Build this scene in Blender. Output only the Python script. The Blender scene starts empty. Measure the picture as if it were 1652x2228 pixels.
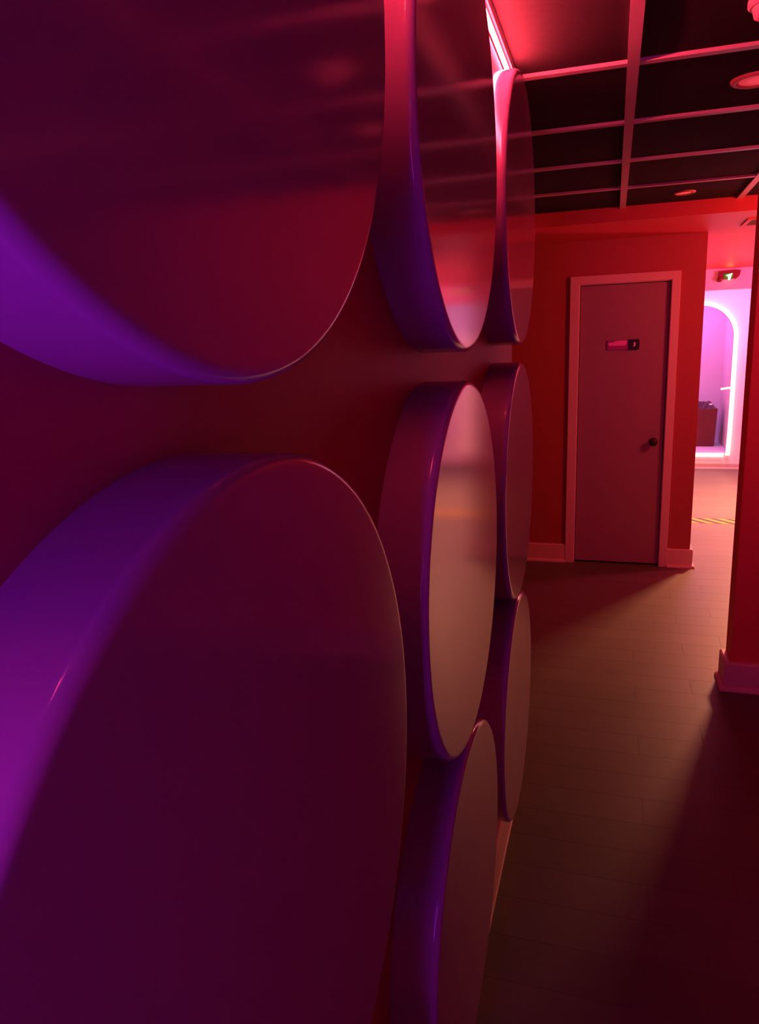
import bpy, bmesh, math, random
from mathutils import Matrix, Vector
random.seed(4)
PI = math.pi
S = bpy.context.scene
COL = S.collection

# ------------------------------------------------------------------ camera
cd = bpy.data.cameras.new('camera'); cam = bpy.data.objects.new('camera', cd); COL.objects.link(cam)
cd.sensor_fit = 'VERTICAL'; cd.sensor_height = 24.0; cd.sensor_width = 24.0 * 1652 / 2228
cd.lens = 24.0 * 1600 / 2228; cd.clip_start = 0.01
right = Vector((0.95471325, 0.29544632, -0.03512959))
down = Vector((0.03104567, -0.21635046, -0.97582204))
fwd = Vector((-0.29590334, 0.9305396, -0.21572498))
m3 = Matrix((right, -down, -fwd)).transposed()
cam.matrix_world = Matrix.Translation((0, 0, 1.6)) @ m3.to_4x4()
S.camera = cam

# ------------------------------------------------------------------ world, exposure
w = bpy.data.worlds.new('world'); S.world = w; w.use_nodes = True
w.node_tree.nodes['Background'].inputs[0].default_value = (0.02, 0.003, 0.006, 1)
w.node_tree.nodes['Background'].inputs[1].default_value = 0.2
S.view_settings.view_transform = 'Standard'
try: S.view_settings.look = 'None'
except Exception: pass
S.view_settings.exposure = 0.0; S.view_settings.gamma = 1.0
S.view_settings.use_curve_mapping = False

# ------------------------------------------------------------------ lamps and added fill lights
def area(name, loc, target, size, power, color, size_y=None, spread=180):
    d = bpy.data.lights.new(name, 'AREA'); d.energy = power; d.color = color
    d.size = size; d.spread = math.radians(spread)
    if size_y: d.shape = 'RECTANGLE'; d.size_y = size_y
    o = bpy.data.objects.new(name, d); COL.objects.link(o); o.location = loc
    o.rotation_euler = (Vector(target) - Vector(loc)).to_track_quat('-Z', 'Y').to_euler()
    return o
# violet lamp behind the camera, close to the disc wall
area('violet_wall_lamp', (-0.18, -0.50, 1.28), (-0.25, 0.5, 1.36), 0.12, 4.3, (0.46, 0.02, 1.0), 0.6)
area('violet_rear_fill', (1.2, -1.8, 2.0), (0.0, 1.0, 1.2), 0.5, 1.6, (0.40, 0.08, 0.8))  # added fill, tints the disc faces magenta
# added red fill from the near right, brightening the partition
area('red_near_fill', (1.9, 1.9, 2.05), (0.65, 3.6, 2.35), 0.3, 6.0, (1.0, 0.07, 0.09), None, 110)
# red lamp round the corner behind the partition
area('red_corner_lamp', (1.50, 4.25, 1.95), (0.3, 5.2, 1.8), 0.35, 18.0, (1.0, 0.09, 0.08))
# pink, warm and violet lamps in the passage and the far room
area('violet_room_lamp', (1.3, 9.0, 2.4), (1.2, 9.0, 0.0), 0.4, 27.0, (0.70, 0.40, 1.0))
area('pink_passage_lamp', (2.7, 6.6, 1.75), (1.0, 7.6, 2.2), 0.5, 140.0, (1.0, 0.05, 0.20))
area('warm_passage_lamp', (1.80, 7.95, 2.22), (1.25, 7.35, 0.0), 0.5, 205.0, (1.0, 0.34, 0.17), 0.14, 125)
area('violet_alcove_fill', (0.85, 10.5, 2.15), (1.0, 10.9, 1.0), 0.3, 10.0, (0.85, 0.20, 0.9))  # added violet fill to brighten the alcove, no fixture there

# ------------------------------------------------------------------ materials
def mat(name, color, rough=0.6, spec=0.5, noise=0.0, nscale=8.0, bump=0.0, metal=0.0, coat=0.0,
        emis=None, estr=0.0, stretch=None):
    m = bpy.data.materials.new(name); m.use_nodes = True
    nt = m.node_tree; b = nt.nodes['Principled BSDF']
    b.inputs['Base Color'].default_value = (*color, 1); b.inputs['Roughness'].default_value = rough
    b.inputs['Specular IOR Level'].default_value = spec; b.inputs['Metallic'].default_value = metal
    b.inputs['Coat Weight'].default_value = coat; b.inputs['Coat Roughness'].default_value = 0.08
    if emis:
        b.inputs['Emission Color'].default_value = (*emis, 1); b.inputs['Emission Strength'].default_value = estr
    if noise or bump:
        tc = nt.nodes.new('ShaderNodeTexCoord'); mp = nt.nodes.new('ShaderNodeMapping')
        n = nt.nodes.new('ShaderNodeTexNoise'); n.inputs['Scale'].default_value = nscale
        n.inputs['Detail'].default_value = 5
        if stretch: mp.inputs['Scale'].default_value = stretch
        nt.links.new(tc.outputs['Object'], mp.inputs[0]); nt.links.new(mp.outputs[0], n.inputs['Vector'])
        if noise:
            r = nt.nodes.new('ShaderNodeMapRange')
            r.inputs[3].default_value = 1 - noise; r.inputs[4].default_value = 1 + noise
            nt.links.new(n.outputs['Fac'], r.inputs[0])
            v = nt.nodes.new('ShaderNodeVectorMath'); v.operation = 'SCALE'
            v.inputs[0].default_value = color; nt.links.new(r.outputs[0], v.inputs['Scale'])
            nt.links.new(v.outputs[0], b.inputs['Base Color'])
        if bump:
            bp = nt.nodes.new('ShaderNodeBump'); bp.inputs['Strength'].default_value = bump
            bp.inputs['Distance'].default_value = 0.002
            nt.links.new(n.outputs['Fac'], bp.inputs['Height']); nt.links.new(bp.outputs[0], b.inputs['Normal'])
    return m
M_DISC = mat('lacquered_disc', (0.50, 0.26, 0.48), 0.12, 0.5, 0.02, 3, 0.0)
M_WALLRED = mat('red_wall_paint', (0.42, 0.08, 0.09), 0.45, 0.4, 0.06, 12, 0.15)
M_DISCWALL = mat('pinkish_disc_wall_paint', (0.50, 0.08, 0.13), 0.5, 0.25, 0.05, 10, 0.1)
M_BEAM = mat('red_beam_paint', (0.72, 0.10, 0.10), 0.5, 0.3, 0.04, 9)
M_TRIM = mat('white_trim_paint', (0.74, 0.50, 0.52), 0.35, 0.4, 0.03, 20)
M_DOOR = mat('door_paint', (0.34, 0.18, 0.22), 0.4, 0.4, 0.05, 6, stretch=(1, 1, 0.2))
M_TILE = mat('dark_ceiling_tile', (0.040, 0.031, 0.032), 0.85, 0.05, 0.15, 60, 0.3)
M_GRID = mat('ceiling_grid_metal', (0.62, 0.5, 0.52), 0.4, 0.4, 0.03, 20)
M_SUB = mat('subfloor', (0.05, 0.04, 0.035), 0.8, 0.2, 0.1, 10)
M_PLANKS = [mat('wood_plank_' + n, c, 0.45, 0.25, 0.14, 5, 0.12, stretch=(0.6, 6, 1)) for n, c in
            (('pale', (0.125, 0.112, 0.09)), ('mid', (0.115, 0.102, 0.08)), ('warm', (0.12, 0.105, 0.082)))]
M_WHITE = mat('white_room_paint', (0.75, 0.68, 0.72), 0.6, 0.3, 0.03, 6)
M_GREYBASE = mat('grey_skirting', (0.38, 0.34, 0.34), 0.5, 0.3, 0.05, 10)
M_BLACK = mat('black_plastic', (0.02, 0.012, 0.012), 0.4, 0.4, 0.05, 20)
M_DARKMETAL = mat('dark_metal', (0.05, 0.03, 0.03), 0.35, 0.5, 0.05, 20, metal=0.6)
M_SIGN = mat('pink_sign_plate', (0.36, 0.05, 0.22), 0.35, 0.5, 0.1, 14)
M_SIGNHI = mat('painted_pink_reflection', (0.95, 0.20, 0.75), 0.3, 0.5, 0.05, 14)  # colour of the reflection painted on the sign plate
M_GLYPH = mat('pale_glyph', (0.9, 0.7, 0.7), 0.5, 0.3, 0.02, 10)
M_YELLOW = mat('yellow_tape', (0.42, 0.25, 0.03), 0.6, 0.3, 0.06, 20)
M_TAPEDARK = mat('dark_tape_stripe', (0.03, 0.02, 0.015), 0.5, 0.3, 0.06, 20)
M_MAROON = mat('maroon_bin', (0.13, 0.014, 0.018), 0.5, 0.4, 0.1, 8)
M_GLOSSDARK = mat('glossy_dark_film', (0.06, 0.015, 0.02), 0.15, 0.7, 0.1, 20)
M_NEON = mat('neon_glow', (1, 0.6, 0.4), 0.4, 0.3, 0.02, 5, emis=(1.0, 0.34, 0.26), estr=4.2)
M_LED = mat('red_led_glow', (1, 0.3, 0.3), 0.4, 0.3, 0.02, 5, emis=(1.0, 0.05, 0.085), estr=370.0)
M_GREEN = mat('green_sign_glow', (0.2, 0.9, 0.3), 0.4, 0.3, 0.02, 5, emis=(0.25, 1.0, 0.2), estr=6.0)
M_GREENBACK = mat('green_sign_panel', (0.02, 0.12, 0.02), 0.4, 0.3, 0.02, 5, emis=(0.05, 0.5, 0.02), estr=0.25)
M_LENS = mat('downlight_lens', (0.9, 0.6, 0.6), 0.4, 0.4, 0.02, 20, emis=(1.0, 0.05, 0.07), estr=0.55)
M_RING = mat('downlight_ring', (0.55, 0.25, 0.2), 0.4, 0.4, 0.04, 20)

# ------------------------------------------------------------------ helpers
def tagset(o, **k):
    for a, b in k.items():
        if b is not None: o[a] = b
    return o
def add_box(bm, x0, x1, y0, y1, z0, z1):
    vs = [bm.verts.new((x, y, z)) for x in (x0, x1) for y in (y0, y1) for z in (z0, z1)]
    for f in ((0, 1, 3, 2), (4, 6, 7, 5), (0, 4, 5, 1), (2, 3, 7, 6), (0, 2, 6, 4), (1, 5, 7, 3)):
        bm.faces.new([vs[i] for i in f])
def obj(name, bm, m, parent=None, smooth=False, bevel=0.0, segs=2):
    bmesh.ops.recalc_face_normals(bm, faces=bm.faces)
    if bevel: bmesh.ops.bevel(bm, geom=list(bm.edges), offset=bevel, segments=segs, affect='EDGES', profile=0.5)
    me = bpy.data.meshes.new(name); bm.to_mesh(me); bm.free()
    if smooth:
        for p in me.polygons: p.use_smooth = True
    me.materials.append(m)
    o = bpy.data.objects.new(name, me); COL.objects.link(o)
    if parent: o.parent = parent
    return o
def box(name, x0, x1, y0, y1, z0, z1, m, parent=None, bevel=0.0, kind=None):
    bm = bmesh.new(); add_box(bm, x0, x1, y0, y1, z0, z1)
    o = obj(name, bm, m, parent, bevel=bevel)
    if kind: o['kind'] = kind
    return o
def empty(name, loc, label, cat, group=None):
    o = bpy.data.objects.new(name, None); COL.objects.link(o); o.location = loc
    o.empty_display_size = 0.05
    tagset(o, label=label, category=cat, group=group)
    return o
def prism(bm, pts, axis, a, b):
    """extrude a closed 2D outline along an axis (0=x,1=y,2=z) from a to b"""
    def P(p, t):
        return {0: (t, p[0], p[1]), 1: (p[0], t, p[1]), 2: (p[0], p[1], t)}[axis]
    A = [bm.verts.new(P(p, a)) for p in pts]; B = [bm.verts.new(P(p, b)) for p in pts]
    bm.faces.new(A); bm.faces.new(B[::-1]); n = len(pts)
    for i in range(n): bm.faces.new((A[i], A[(i + 1) % n], B[(i + 1) % n], B[i]))
def lathe(bm, prof, axis='x', n=128, origin=(0, 0, 0), cap0=False, cap1=False):
    """prof: list of (along axis, radius)"""
    rings = []
    for t, r in prof:
        ring = []
        for i in range(n):
            a = 2 * PI * i / n; c, s = math.cos(a) * r, math.sin(a) * r
            v = {'x': (t, c, s), 'y': (c, t, s), 'z': (c, s, t)}[axis]
            ring.append(bm.verts.new([v[k] + origin[k] for k in range(3)]))
        rings.append(ring)
    for A, B in zip(rings, rings[1:]):
        for i in range(n): bm.faces.new((A[i], A[(i + 1) % n], B[(i + 1) % n], B[i]))
    if cap0: bm.faces.new(rings[0])
    if cap1: bm.faces.new(rings[-1][::-1])
def tube(bm, pts, r, n=16):
    pts = [Vector(p) for p in pts]; rings = []
    up = Vector((0, 1, 0))
    for i, p in enumerate(pts):
        d = (pts[min(i + 1, len(pts) - 1)] - pts[max(i - 1, 0)]).normalized()
        u = up.cross(d).normalized(); v = d.cross(u)
        rings.append([bm.verts.new(p + (u * math.cos(2 * PI * k / n) + v * math.sin(2 * PI * k / n)) * r) for k in range(n)])
    for A, B in zip(rings, rings[1:]):
        for k in range(n): bm.faces.new((A[k], A[(k + 1) % n], B[(k + 1) % n], B[k]))
    bm.faces.new(rings[0]); bm.faces.new(rings[-1][::-1])

# ------------------------------------------------------------------ setting
ZC, ZS = 2.343, 2.27          # tile ceiling, soffit
WX, WE = -0.29, 2.285         # face and end of the disc wall
floor = box('floor', -2.0, 3.2, -3.0, 11.2, -0.08, -0.008, M_SUB, kind='structure')
pm = []
for L in (0.6, 1.2):
    for mm in M_PLANKS:
        bm = bmesh.new(); add_box(bm, 0.0002, L - 0.0002, 0.0002, 0.1498, -0.007, 0.0)
        bmesh.ops.bevel(bm, geom=[e for e in bm.edges if all(v.co.z > -1e-5 for v in e.verts)], offset=0.0004, segments=1, affect='EDGES')
        bmesh.ops.recalc_face_normals(bm, faces=bm.faces)
        me = bpy.data.meshes.new('plank'); bm.to_mesh(me); bm.free(); me.materials.append(mm)
        pm.append((L, me))
long_p = [p for L, p in pm if L == 1.2]; short_p = [p for L, p in pm if L == 0.6]
y = 1.3; row = 0
while y < 9.88:
    x = -0.6 - (0.0, 0.45, 0.2)[row % 3]
    xmax = 1.0 if y < 3.3 else 2.0
    while x < xmax:
        me = random.choice(long_p)
        o = bpy.data.objects.new('plank', me); COL.objects.link(o); o.parent = floor
        o.location = (x, y, 0); x += 1.2
    y += 0.15; row += 1
# floor beyond the planks that are modelled one by one: same boards, joined
bm = bmesh.new()
yy = -2.9
while yy < 1.25:
    for xx in (-0.28, 0.92, 2.12): add_box(bm, xx + .0012, min(xx + 1.2, 2.59) - .0012, yy + .0012, yy + .1488, -.007, 0)
    yy += 0.15
yy = 1.3
while yy < 9.7:
    x0 = 2.2 if yy < 3.3 else 2.85
    if yy > 3.3: add_box(bm, x0, 3.19, yy, yy + .1488, -.007, 0)
    yy += 0.15
yy = 1.3; row = 0
while yy < 5.3:
    if yy > WE: add_box(bm, -1.99, -0.6 - (0.0, 0.45, 0.2)[row % 3] - .0002, yy + .0002, yy + .1498, -.007, 0)
    yy += 0.15; row += 1
o = obj('plank_field', bm, M_PLANKS[1], floor); o['kind'] = 'stuff'

box('wall_left', -2.0, WX, -3.0, WE, 0, ZC, M_DISCWALL, kind='structure')
box('wall_back', WX, 2.6, -3.12, -3.0, 0, ZC, M_WALLRED, kind='structure')
box('wall_right', 2.6, 3.2, -3.0, 3.5, 0, ZC, M_WALLRED, kind='structure')
box('wall_partition', 0.565, 3.2, 3.5, 3.645, 0, ZC, M_BEAM, kind='structure', bevel=0.003)
box('wall_recess', -2.12, -2.0, WE, 5.467, 0, ZC, M_WALLRED, kind='structure')
# door wall with opening for the leaf
bm = bmesh.new()
DX0, DX1, DZ = -0.238, 0.372, 1.992
Y0, Y1 = 5.467, 6.2
add_box(bm, -2.0, DX0, Y0, Y1, 0, ZS); add_box(bm, DX1, 0.57, Y0, Y1, 0, ZS)
add_box(bm, DX0, DX1, Y0, Y1, DZ, ZS); add_box(bm, DX0, DX1, Y0 + 0.12, Y1, 0, DZ)
o = obj('wall_door_side', bm, M_WALLRED); o['kind'] = 'structure'
box('wall_passage_left', -0.75, -0.6, 6.2, 9.9, 0, 2.62, M_WHITE, kind='structure')
box('wall_passage_right', 3.2, 3.32, 3.645, 11.2, 0, 2.62, M_WHITE, kind='structure')

# soffit slab whose front face is the red beam
box('ceiling_soffit', -2.0, 3.2, 4.70, 8.4, ZS, ZC + 0.12, M_BEAM, kind='structure')
box('ceiling_far_room', -0.75, 3.2, 8.5, 11.3, 2.5, 2.62, M_WHITE, kind='structure')
box('trim_header', -0.75, 3.2, 8.4, 8.5, 2.068, 2.62, M_WHITE, kind='structure')

# suspended ceiling: tiles and bars
ceil_ = box('ceiling', -2.0, 3.2, -3.0, 4.70, ZC + 0.05, ZC + 0.12, M_TILE, kind='structure')
XS = [-2.0, -1.80, -1.19, -0.58, 0.03, 0.64, 1.25, 1.86, 2.47, 3.2]
YS = [2.35 + 0.592 * k for k in range(-9, 4)] + [4.70]
YS = [-3.0] + YS
tiles = {}
for i in range(len(XS) - 1):
    for j in range(len(YS) - 1):
        x0, x1, y0, y1 = XS[i], XS[i + 1], YS[j], YS[j + 1]
        if y1 < 2.36:                      # strip cut by the disc wall
            if x1 <= WX: continue
            x0 = max(x0, WX)
            if x0 >= 2.6: continue
            x1 = min(x1, 2.6)
        elif x0 >= 2.4 and False: continue
        if y0 < -1.3 or x0 > 2.0: pass
        key = (round(x1 - x0, 3), round(y1 - y0, 3))
        if key not in tiles:
            bm = bmesh.new(); add_box(bm, 0, key[0], 0, key[1], 0.006, 0.02)
            bmesh.ops.recalc_face_normals(bm, faces=bm.faces)
            me = bpy.data.meshes.new('ceiling_tile'); bm.to_mesh(me); bm.free(); me.materials.append(M_TILE); tiles[key] = me
        o = bpy.data.objects.new('ceiling_tile', tiles[key]); COL.objects.link(o); o.parent = ceil_
        o.location = (x0, y0, ZC)
for x in XS[1:-1]:
    y0 = WE + 0.01 if x < WX else -3.0
    box('ceiling_bar', x - 0.016, x + 0.016, y0, 4.70, ZC - 0.006, ZC + 0.006, M_GRID, ceil_)
for y in YS[1:-1]:
    x0 = WX if y < WE else -2.0
    box('cross_bar', x0, 3.2 if y > 3.6 else 2.6, y - 0.014, y + 0.014, ZC - 0.004, ZC + 0.0062, M_GRID, ceil_)
bm = bmesh.new()
prism(bm, [(WX, ZC + 0.004), (WX, ZC - 0.036), (WX + 0.006, ZC - 0.036), (WX + 0.006, ZC - 0.020), (WX + 0.009, ZC - 0.016), (WX + 0.009, ZC + 0.004)], 1, -2.99, WE)
o = obj('trim_1', bm, M_GRID); o['kind'] = 'structure'

# skirting with a quarter-round shoe
def skirt(name, pts, m=M_TRIM, h=0.135, t=0.018, parent=None, shoe=0.016):
    """pts: open polyline in plan, board stands on its right-hand side, mitred"""
    def off(d):
        out = []
        for i, p in enumerate(pts):
            p = Vector(p); ns = []
            if i > 0: e = (p - Vector(pts[i - 1])).normalized(); ns.append(Vector((e.y, -e.x)))
            if i < len(pts) - 1: e = (Vector(pts[i + 1]) - p).normalized(); ns.append(Vector((e.y, -e.x)))
            n = ns[0] if len(ns) == 1 else (ns[0] + ns[1]) / (1 + ns[0].dot(ns[1]))
            out.append(p + n * d)
        return out
    prof = [(0.0, 0.0), (0.0, h), (t * 0.7, h), (t, h - 0.008), (t, shoe + 0.004)]
    prof += [(t + shoe * math.sin(a), 0.004 + shoe * math.cos(a)) for a in (0, PI / 6, PI / 3, PI / 2)] + [(t + shoe, 0.0)]
    bm = bmesh.new(); rings = []
    cols = [off(d) for d, z in prof]
    for i in range(len(pts)):
        rings.append([bm.verts.new((cols[k][i].x, cols[k][i].y, prof[k][1])) for k in range(len(prof))])
    for A, B in zip(rings, rings[1:]):
        for k in range(len(prof)): bm.faces.new((A[k], A[(k + 1) % len(prof)], B[(k + 1) % len(prof)], B[k]))
    bm.faces.new(rings[0]); bm.faces.new(rings[-1][::-1])
    o = obj(name, bm, m, parent)
    if not parent: o['kind'] = 'structure'
    return o
skirt('baseboard_left', [(WX, -2.99), (WX, WE), (-1.99, WE)], t=0.009, shoe=0.003)
skirt('baseboard_door_left', [(-1.99, Y0), (-0.292, Y0)])
skirt('baseboard_door_right', [(0.418, Y0), (0.57, Y0), (0.57, 6.19)])
skirt('baseboard_partition', [(0.565, 3.64), (0.565, 3.5), (2.59, 3.5)], t=0.028)

# ------------------------------------------------------------------ door
door = bpy.data.objects.new('door_1', None); COL.objects.link(door); door.location = (0.067, Y0, 0); door['kind'] = 'structure'
inv = Matrix.Translation((-0.067, -Y0, 0))
def dpart(name, x0, x1, y0, y1, z0, z1, m, bevel=0.002, parent=door, local=True):
    o = box(name, x0 - 0.067, x1 - 0.067, y0, y1, z0, z1, m, parent, bevel); return o
dpart('door_jamb', -0.238, -0.226, 0.0, 0.12, 0, 1.992, M_TRIM); dpart('door_jamb', 0.360, 0.372, 0.0, 0.12, 0, 1.992, M_TRIM)
dpart('door_head', -0.226, 0.360, 0.0, 0.12, 1.980, 1.992, M_TRIM)
for xa, xb, xc, xd in ((-0.292, -0.230, 0, 0), (0.364, 0.418, 0, 0)):
    dpart('architrave', xa, xb, -0.022, 0.0, 0, 2.040 if xa < 0 else 2.040, M_TRIM)
dpart('architrave', -0.230, 0.364, -0.022, 0.0, 1.985, 2.040, M_TRIM)
leaf = dpart('door_leaf', -0.222, 0.356, 0.012, 0.052, 0.012, 1.976, M_DOOR)
bm = bmesh.new()
lathe(bm, [(0.0, 0.0001), (0.0, 0.026), (-0.006, 0.027), (-0.010, 0.012), (-0.030, 0.011), (-0.036, 0.021), (-0.046, 0.028), (-0.058, 0.026), (-0.064, 0.014), (-0.065, 0.0001)], 'y', 32, (0.291 - 0.067, 0.012, 0.902))
k = obj('door_knob', bm, M_DARKMETAL, leaf, True); k['label'] = 'small round dark metal door knob'

# sign on the door
sg = empty('door_sign', (0.068, Y0 + 0.012, 1.572), 'small sign on the red door, pink at left and black at right', 'sign')
def rrect(x0, x1, z0, z1, r, n=6, corners=(1, 1, 1, 1)):
    pts = []
    for k, (cx, cz, a0) in enumerate(((x1 - r, z1 - r, 0), (x0 + r, z1 - r, PI / 2), (x0 + r, z0 + r, PI), (x1 - r, z0 + r, 1.5 * PI))):
        if corners[k]: pts += [(cx + r * math.cos(a0 + PI / 2 * i / n), cz + r * math.sin(a0 + PI / 2 * i / n)) for i in range(n + 1)]
        else: pts.append(((x1, x0, x0, x1)[k], (z1, z1, z0, z0)[k]))
    return pts
bm = bmesh.new(); prism(bm, rrect(-0.104, 0.036, -0.033, 0.032, 0.006), 1, -0.010, 0.0); o = obj('pink_plate', bm, M_SIGN, sg); o['label'] = 'dull pink left plate'
bm = bmesh.new(); prism(bm, [(-0.096, -0.004), (0.014, -0.005), (0.022, 0.004), (0.024, 0.024), (0.018, 0.029), (-0.040, 0.028), (-0.070, 0.018), (-0.098, 0.014)], 1, -0.0112, -0.0098); o = obj('pink_reflection', bm, M_SIGNHI, sg); o['label'] = 'bright pink reflection painted on the plate'  # wedge-shaped reflection modelled as a flat coloured patch
bm = bmesh.new(); prism(bm, rrect(0.034, 0.106, -0.036, 0.035, 0.010, corners=(1, 0, 0, 1)), 1, -0.013, 0.0); o = obj('black_plate', bm, M_BLACK, sg); o['label'] = 'black right plate'
bm = bmesh.new(); prism(bm, [(0.066, 0.015), (0.080, 0.014), (0.082, 0.006), (0.081, -0.006), (0.076, -0.012), (0.067, -0.017), (0.066, -0.012), (0.070, -0.004), (0.070, 0.008)], 1, -0.0145, -0.0128); o = obj('pale_mark', bm, M_GLYPH, sg); o['label'] = 'small pale mark'

# ------------------------------------------------------------------ wall discs
A = 0.218
DISCS = [
    ('A1', 2.007, 1.423, 1.510, 'largest upper purple wall disc nearest the camera, filling the top left'),
    ('A2', 2.025, -1.830, 1.521, 'large purple wall disc nearest the camera, filling the lower left'),
    ('A3', 2.040, -4.920, 1.480, 'lowest disc of the column nearest the camera, close to the floor'),
    ('B1', 5.420, 1.400, 1.440, 'upper disc of the middle column with a pale reflected band near its bottom'),
    ('B2', 5.425, -1.681, 1.434, 'middle disc of the middle column with red glare on its face'),
    ('B3', 5.450, -4.600, 1.450, 'lowest disc of the middle column, cut by the bottom of the photo'),
    ('C1', 8.790, 1.405, 1.410, 'top disc of the farthest column, just under the glowing red ceiling edge'),
    ('C2', 8.810, -1.615, 1.415, 'middle disc of the farthest column, at the height of the door knob'),
    ('C3', 8.790, -4.490, 1.435, 'lowest disc of the farthest column, above the red skirting'),
]
def make_disc(cy, cz, r, label):
    t = empty('wall_disc', (WX, cy * A, 1.6 + cz * A), label, 'wall disc', 'round glossy discs mounted on the left wall')
    R = r * A; d = -A - WX; f = 0.010
    bm = bmesh.new()
    prof = [(0.0, R), (0.001, R)] + [(d - f - 0.0005, R)] + [(d - f + f * math.sin(a), R - f + f * math.cos(a)) for a in [PI / 2 * i / 8 for i in range(0, 9)]] + [(d, R - f - 0.003)]
    lathe(bm, prof, 'x', 192); obj('rim', bm, M_DISC, t, True)
    bm = bmesh.new(); lathe(bm, [(d - 0.004, R - f - 0.003), (d, R - f - 0.003)], 'x', 192, cap0=True, cap1=True); obj('face', bm, M_DISC, t)
    return t
for _, cy, cz, r, lab in DISCS: make_disc(cy, cz, r, lab)

# LED strip at the head of the disc wall
ls = empty('led_strip', (WX, 0.9, ZC - 0.046), 'glowing red light strip along the wall top behind the discs', 'light')
box('light_bar', 0.003, 0.010, -1.0, 1.33, -0.005, 0.005, M_LED, ls, 0.001)
box('channel', 0.0, 0.003, -1.01, 1.34, -0.008, 0.008, M_DARKMETAL, ls)

# ------------------------------------------------------------------ ceiling fittings
def downlight(x, y, r, label):
    t = empty('downlight', (x, y, ZC + 0.006), label, 'light', 'recessed round downlights')
    bm = bmesh.new(); lathe(bm, [(0.0, r), (-0.006, r * 0.97), (-0.009, r * 0.86), (-0.006, r * 0.68), (0.0, r * 0.66), (0.0, r)], 'z', 48); obj('trim_ring', bm, M_RING, t, True)
    bm = bmesh.new(); lathe(bm, [(-0.001, r * 0.67), (-0.004, r * 0.665), (-0.005, r * 0.3), (-0.005, 0.0005)], 'z', 48); obj('lens', bm, M_LENS, t, True)
downlight(0.385, 2.655, 0.072, 'larger round recessed ceiling light, nearer, at the right edge')
downlight(0.335, 4.42, 0.055, 'smaller round ceiling light far back, just before the red beam')
sd = empty('smoke_detector', (0.322, 2.075, ZC + 0.006), 'pinkish round ceiling fixture cut off at the top right corner', 'smoke detector')
bm = bmesh.new(); lathe(bm, [(0.0, 0.05), (-0.012, 0.05), (-0.016, 0.045)], 'z', 40, cap0=True, cap1=True); obj('base', bm, M_GRID, sd)
bm = bmesh.new(); lathe(bm, [(-0.016, 0.040), (-0.034, 0.036), (-0.042, 0.024), (-0.044, 0.001)], 'z', 40); obj('cover', bm, M_GRID, sd, True)

# vent grille in the soffit
vt = empty('ceiling_vent', (0.89, 5.13, ZS), 'dark rectangular vent grille in the pink-red soffit', 'vent')
bm = bmesh.new(); add_box(bm, -0.16, 0.16, -0.14, -0.115, -0.008, 0); add_box(bm, -0.16, 0.16, 0.115, 0.14, -0.008, 0)
add_box(bm, -0.16, -0.135, -0.115, 0.115, -0.008, 0); add_box(bm, 0.135, 0.16, -0.115, 0.115, -0.008, 0); obj('frame', bm, M_BEAM, vt)
box('recess', -0.1345, 0.1345, -0.1145, 0.1145, -0.0015, -0.0002, M_BLACK, vt)
for k in range(6):
    yk = -0.095 + 0.038 * k
    bm = bmesh.new(); prism(bm, [(yk - 0.012, -0.002), (yk - 0.009, -0.002), (yk + 0.010, -0.007), (yk + 0.007, -0.007)], 0, -0.134, 0.134); obj('slat', bm, M_MAROON, vt)

# exit luminaire on the header
ex = empty('exit_sign', (1.09, 8.4, 2.2), 'dark emergency exit light with a glowing green arrow on the pink header', 'exit sign')
bm = bmesh.new(); prism(bm, [(-0.10, 0.04), (0.10, 0.046), (0.095, 0.0), (0.066, -0.034), (-0.06, -0.038), (-0.075, -0.038), (-0.10, -0.02)], 1, -0.045, 0.0); obj('housing', bm, M_MAROON, ex, bevel=0.003)
bm = bmesh.new(); lathe(bm, [(-0.05, 0.022), (-0.02, 0.026), (0.0, 0.026)], 'y', 24, (-0.085, -0.001, -0.035), True, True); obj('lamp_head', bm, M_MAROON, ex, True)
box('sign_panel', -0.052, 0.030, -0.049, -0.0445, -0.034, 0.016, M_GREENBACK, ex)
bm = bmesh.new(); prism(bm, [(-0.036, 0.0), (0.024, 0.016), (0.012, -0.018), (0.004, -0.046), (-0.012, -0.044), (-0.014, -0.016)], 1, -0.0525, -0.0485); o = obj('arrow', bm, M_GREEN, ex); o['label'] = 'glowing green arrow'
bm = bmesh.new(); tube(bm, [(0.10, -0.006, 0.0), (0.092, -0.006, -0.018), (0.07, -0.006, -0.034), (0.062, -0.006, -0.048)], 0.003, 8); obj('cable', bm, M_WHITE, ex)

# ------------------------------------------------------------------ far room
AX, AR, AZ, AB, YF = 1.0, 0.385, 1.60, 0.20, 9.9      # arch centre x, radius, spring height, sill, wall plane
def arch(r, sill, n=24, cx=AX):
    return [(cx - r, sill)] + [(cx - r * math.cos(PI * i / n), AZ + r * math.sin(PI * i / n)) for i in range(n + 1)] + [(cx + r, sill)]
bm = bmesh.new()
inner = arch(AR, AB); L, Rr, T = -0.75, 3.2, 2.5
def quad(bm, a, b, c, d): bm.faces.new([bm.verts.new(p) for p in (a, b, c, d)])
for yv in (YF, YF + 0.1):
    quad(bm, (L, yv, 0), (AX - AR, yv, 0), (AX - AR, yv, T), (L, yv, T))
    quad(bm, (AX + AR, yv, 0), (Rr, yv, 0), (Rr, yv, T), (AX + AR, yv, T))
    quad(bm, (AX - AR, yv, 0), (AX + AR, yv, 0), (AX + AR, yv, AB), (AX - AR, yv, AB))
    top = inner[1:-1]
    for p, q in zip(top, top[1:]): quad(bm, (p[0], yv, p[1]), (q[0], yv, q[1]), (q[0], yv, T), (p[0], yv, T))
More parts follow.
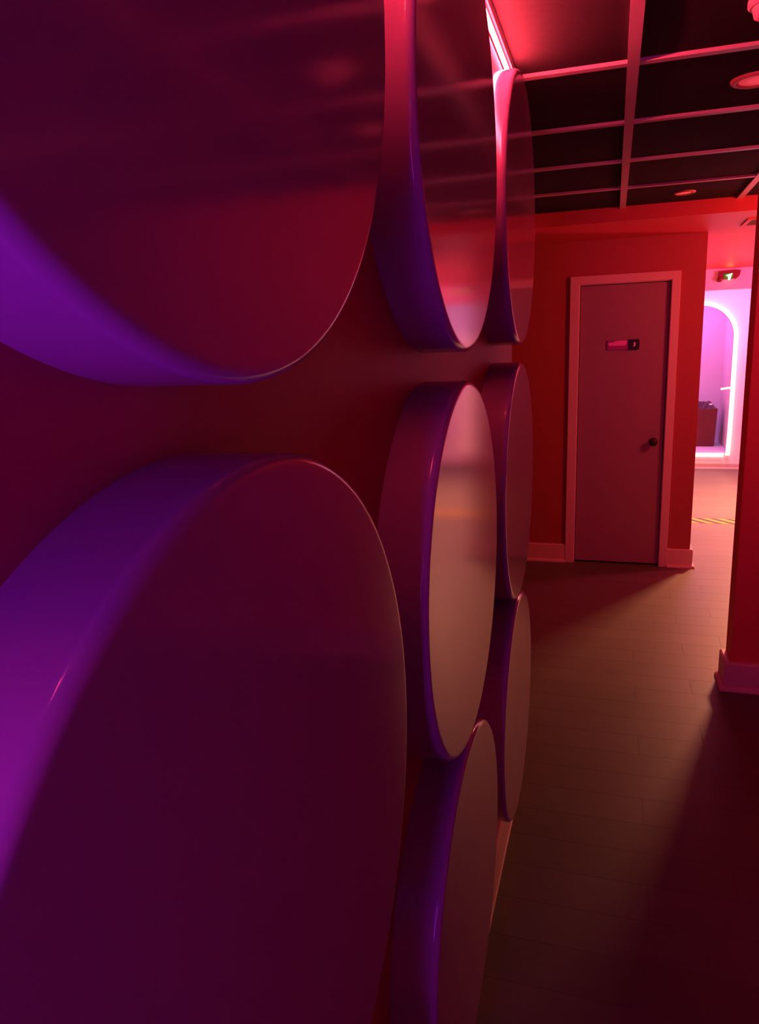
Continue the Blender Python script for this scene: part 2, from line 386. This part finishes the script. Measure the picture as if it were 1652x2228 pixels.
for p, q in zip(inner, inner[1:] + inner[:1]): quad(bm, (p[0], YF, p[1]), (q[0], YF, q[1]), (q[0], YF + 0.1, q[1]), (p[0], YF + 0.1, p[1]))
bmesh.ops.remove_doubles(bm, verts=bm.verts, dist=0.0002)
o = obj('wall_far', bm, M_WHITE); o['kind'] = 'structure'
bm = bmesh.new()
add_box(bm, 0.45, 0.55, 10.0, 11.1, 0, 2.3); add_box(bm, 1.43, 1.53, 10.0, 11.1, 0, 2.3)
add_box(bm, 0.45, 1.53, 11.1, 11.2, 0, 2.3); add_box(bm, 0.55, 1.43, 10.0, 11.1, 2.2, 2.3)
o = obj('wall_alcove', bm, M_WHITE); o['kind'] = 'structure'
box('floor_alcove', 0.55, 1.43, 10.0, 11.1, 0.0, AB - 0.005, M_WHITE, kind='structure')
skirt('baseboard_far', [(-0.59, YF), (3.19, YF)], M_GREYBASE, h=0.068, t=0.014)

nt_ = empty('neon_arch', (AX, YF, 0.175), 'white-hot neon tube outlining the arch on the far purple wall', 'neon light')
yt = -0.045; r_ = 0.400; rt = 0.025
pts = [(r_ - 0.008, yt, 0.0)] + [(r_, yt, z) for z in (0.3, 0.9, 1.3)] + [(r_ * math.cos(PI * i / 28), yt, AZ - 0.175 + r_ * math.sin(PI * i / 28)) for i in range(29)] + [(-r_, yt, z) for z in (1.3, 0.9, 0.3)] + [(-r_ + 0.008, yt, 0.0)]
bm = bmesh.new(); tube(bm, pts, rt, 16); obj('arch_tube', bm, M_NEON, nt_, True)
bm = bmesh.new(); tube(bm, [(-0.345, yt, 0.003), (-0.335, yt, 0.003), (0.335, yt, 0.003), (0.345, yt, 0.003)], 0.023, 16); obj('bottom_tube', bm, M_NEON, nt_, True)
bm = bmesh.new(); tube(bm, [(0.27, yt, 0.81), (0.38, yt, 0.825)], 0.012, 10); obj('short_stub', bm, M_NEON, nt_, True)
for z in (0.35, 1.05): box('bracket', r_ - 0.008, r_ + 0.008, -0.016, -0.002, z, z + 0.03, M_WHITE, nt_)
for z in (0.35, 1.05): box('bracket', -r_ - 0.008, -r_ + 0.008, -0.016, -0.002, z, z + 0.03, M_WHITE, nt_)

bn = empty('storage_bin', (1.08, 10.72, AB - 0.005), 'dark maroon bin topped with shiny dark film inside the glowing arch', 'bin')
bm = bmesh.new(); prism(bm, [(-0.22, 0.0), (0.235, 0.0), (0.255, 0.50), (-0.24, 0.50)], 1, -0.2, 0.2); obj('body', bm, M_MAROON, bn, bevel=0.01)
bm = bmesh.new()
nx, ny = 14, 8; g = []
for i in range(nx + 1):
    for j in range(ny + 1):
        e = min(i, nx - i, 2) / 2 * min(j, ny - j, 2) / 2
        g.append(bm.verts.new((-0.24 + 0.49 * i / nx, -0.2 + 0.4 * j / ny, 0.495 + e * (0.045 + 0.05 * random.random()))))
for i in range(nx):
    for j in range(ny):
        a = i * (ny + 1) + j; bm.faces.new((g[a], g[a + ny + 1], g[a + ny + 2], g[a + 1]))
o = obj('crumpled_film', bm, M_GLOSSDARK, bn); o['label'] = 'glossy dark crumpled film'
for xx, zz in ((-0.05, 0.56), (0.17, 0.55)):
    bm = bmesh.new(); bmesh.ops.create_icosphere(bm, subdivisions=2, radius=0.018, matrix=Matrix.Translation((xx, -0.17, zz)) @ Matrix.Diagonal((1.4, 0.5, 0.8, 1))); obj('pale_scrap', bm, M_WHITE, bn, True)

# hazard tape across the passage floor
ht = empty('hazard_tape', (1.35, 6.97, 0.0), 'yellow and black striped warning tape across the pale floor', 'floor tape')
box('yellow_band', -0.75, 0.75, -0.10, 0.10, 0.0002, 0.0014, M_YELLOW, ht)
x = -0.72
while x < 0.5:
    bm = bmesh.new(); prism(bm, [(x, 0.098), (x + 0.055, 0.098), (x + 0.215, -0.098), (x + 0.16, -0.098)], 2, 0.0012, 0.0020)
    obj('dark_stripe', bm, M_TAPEDARK, ht); x += 0.125
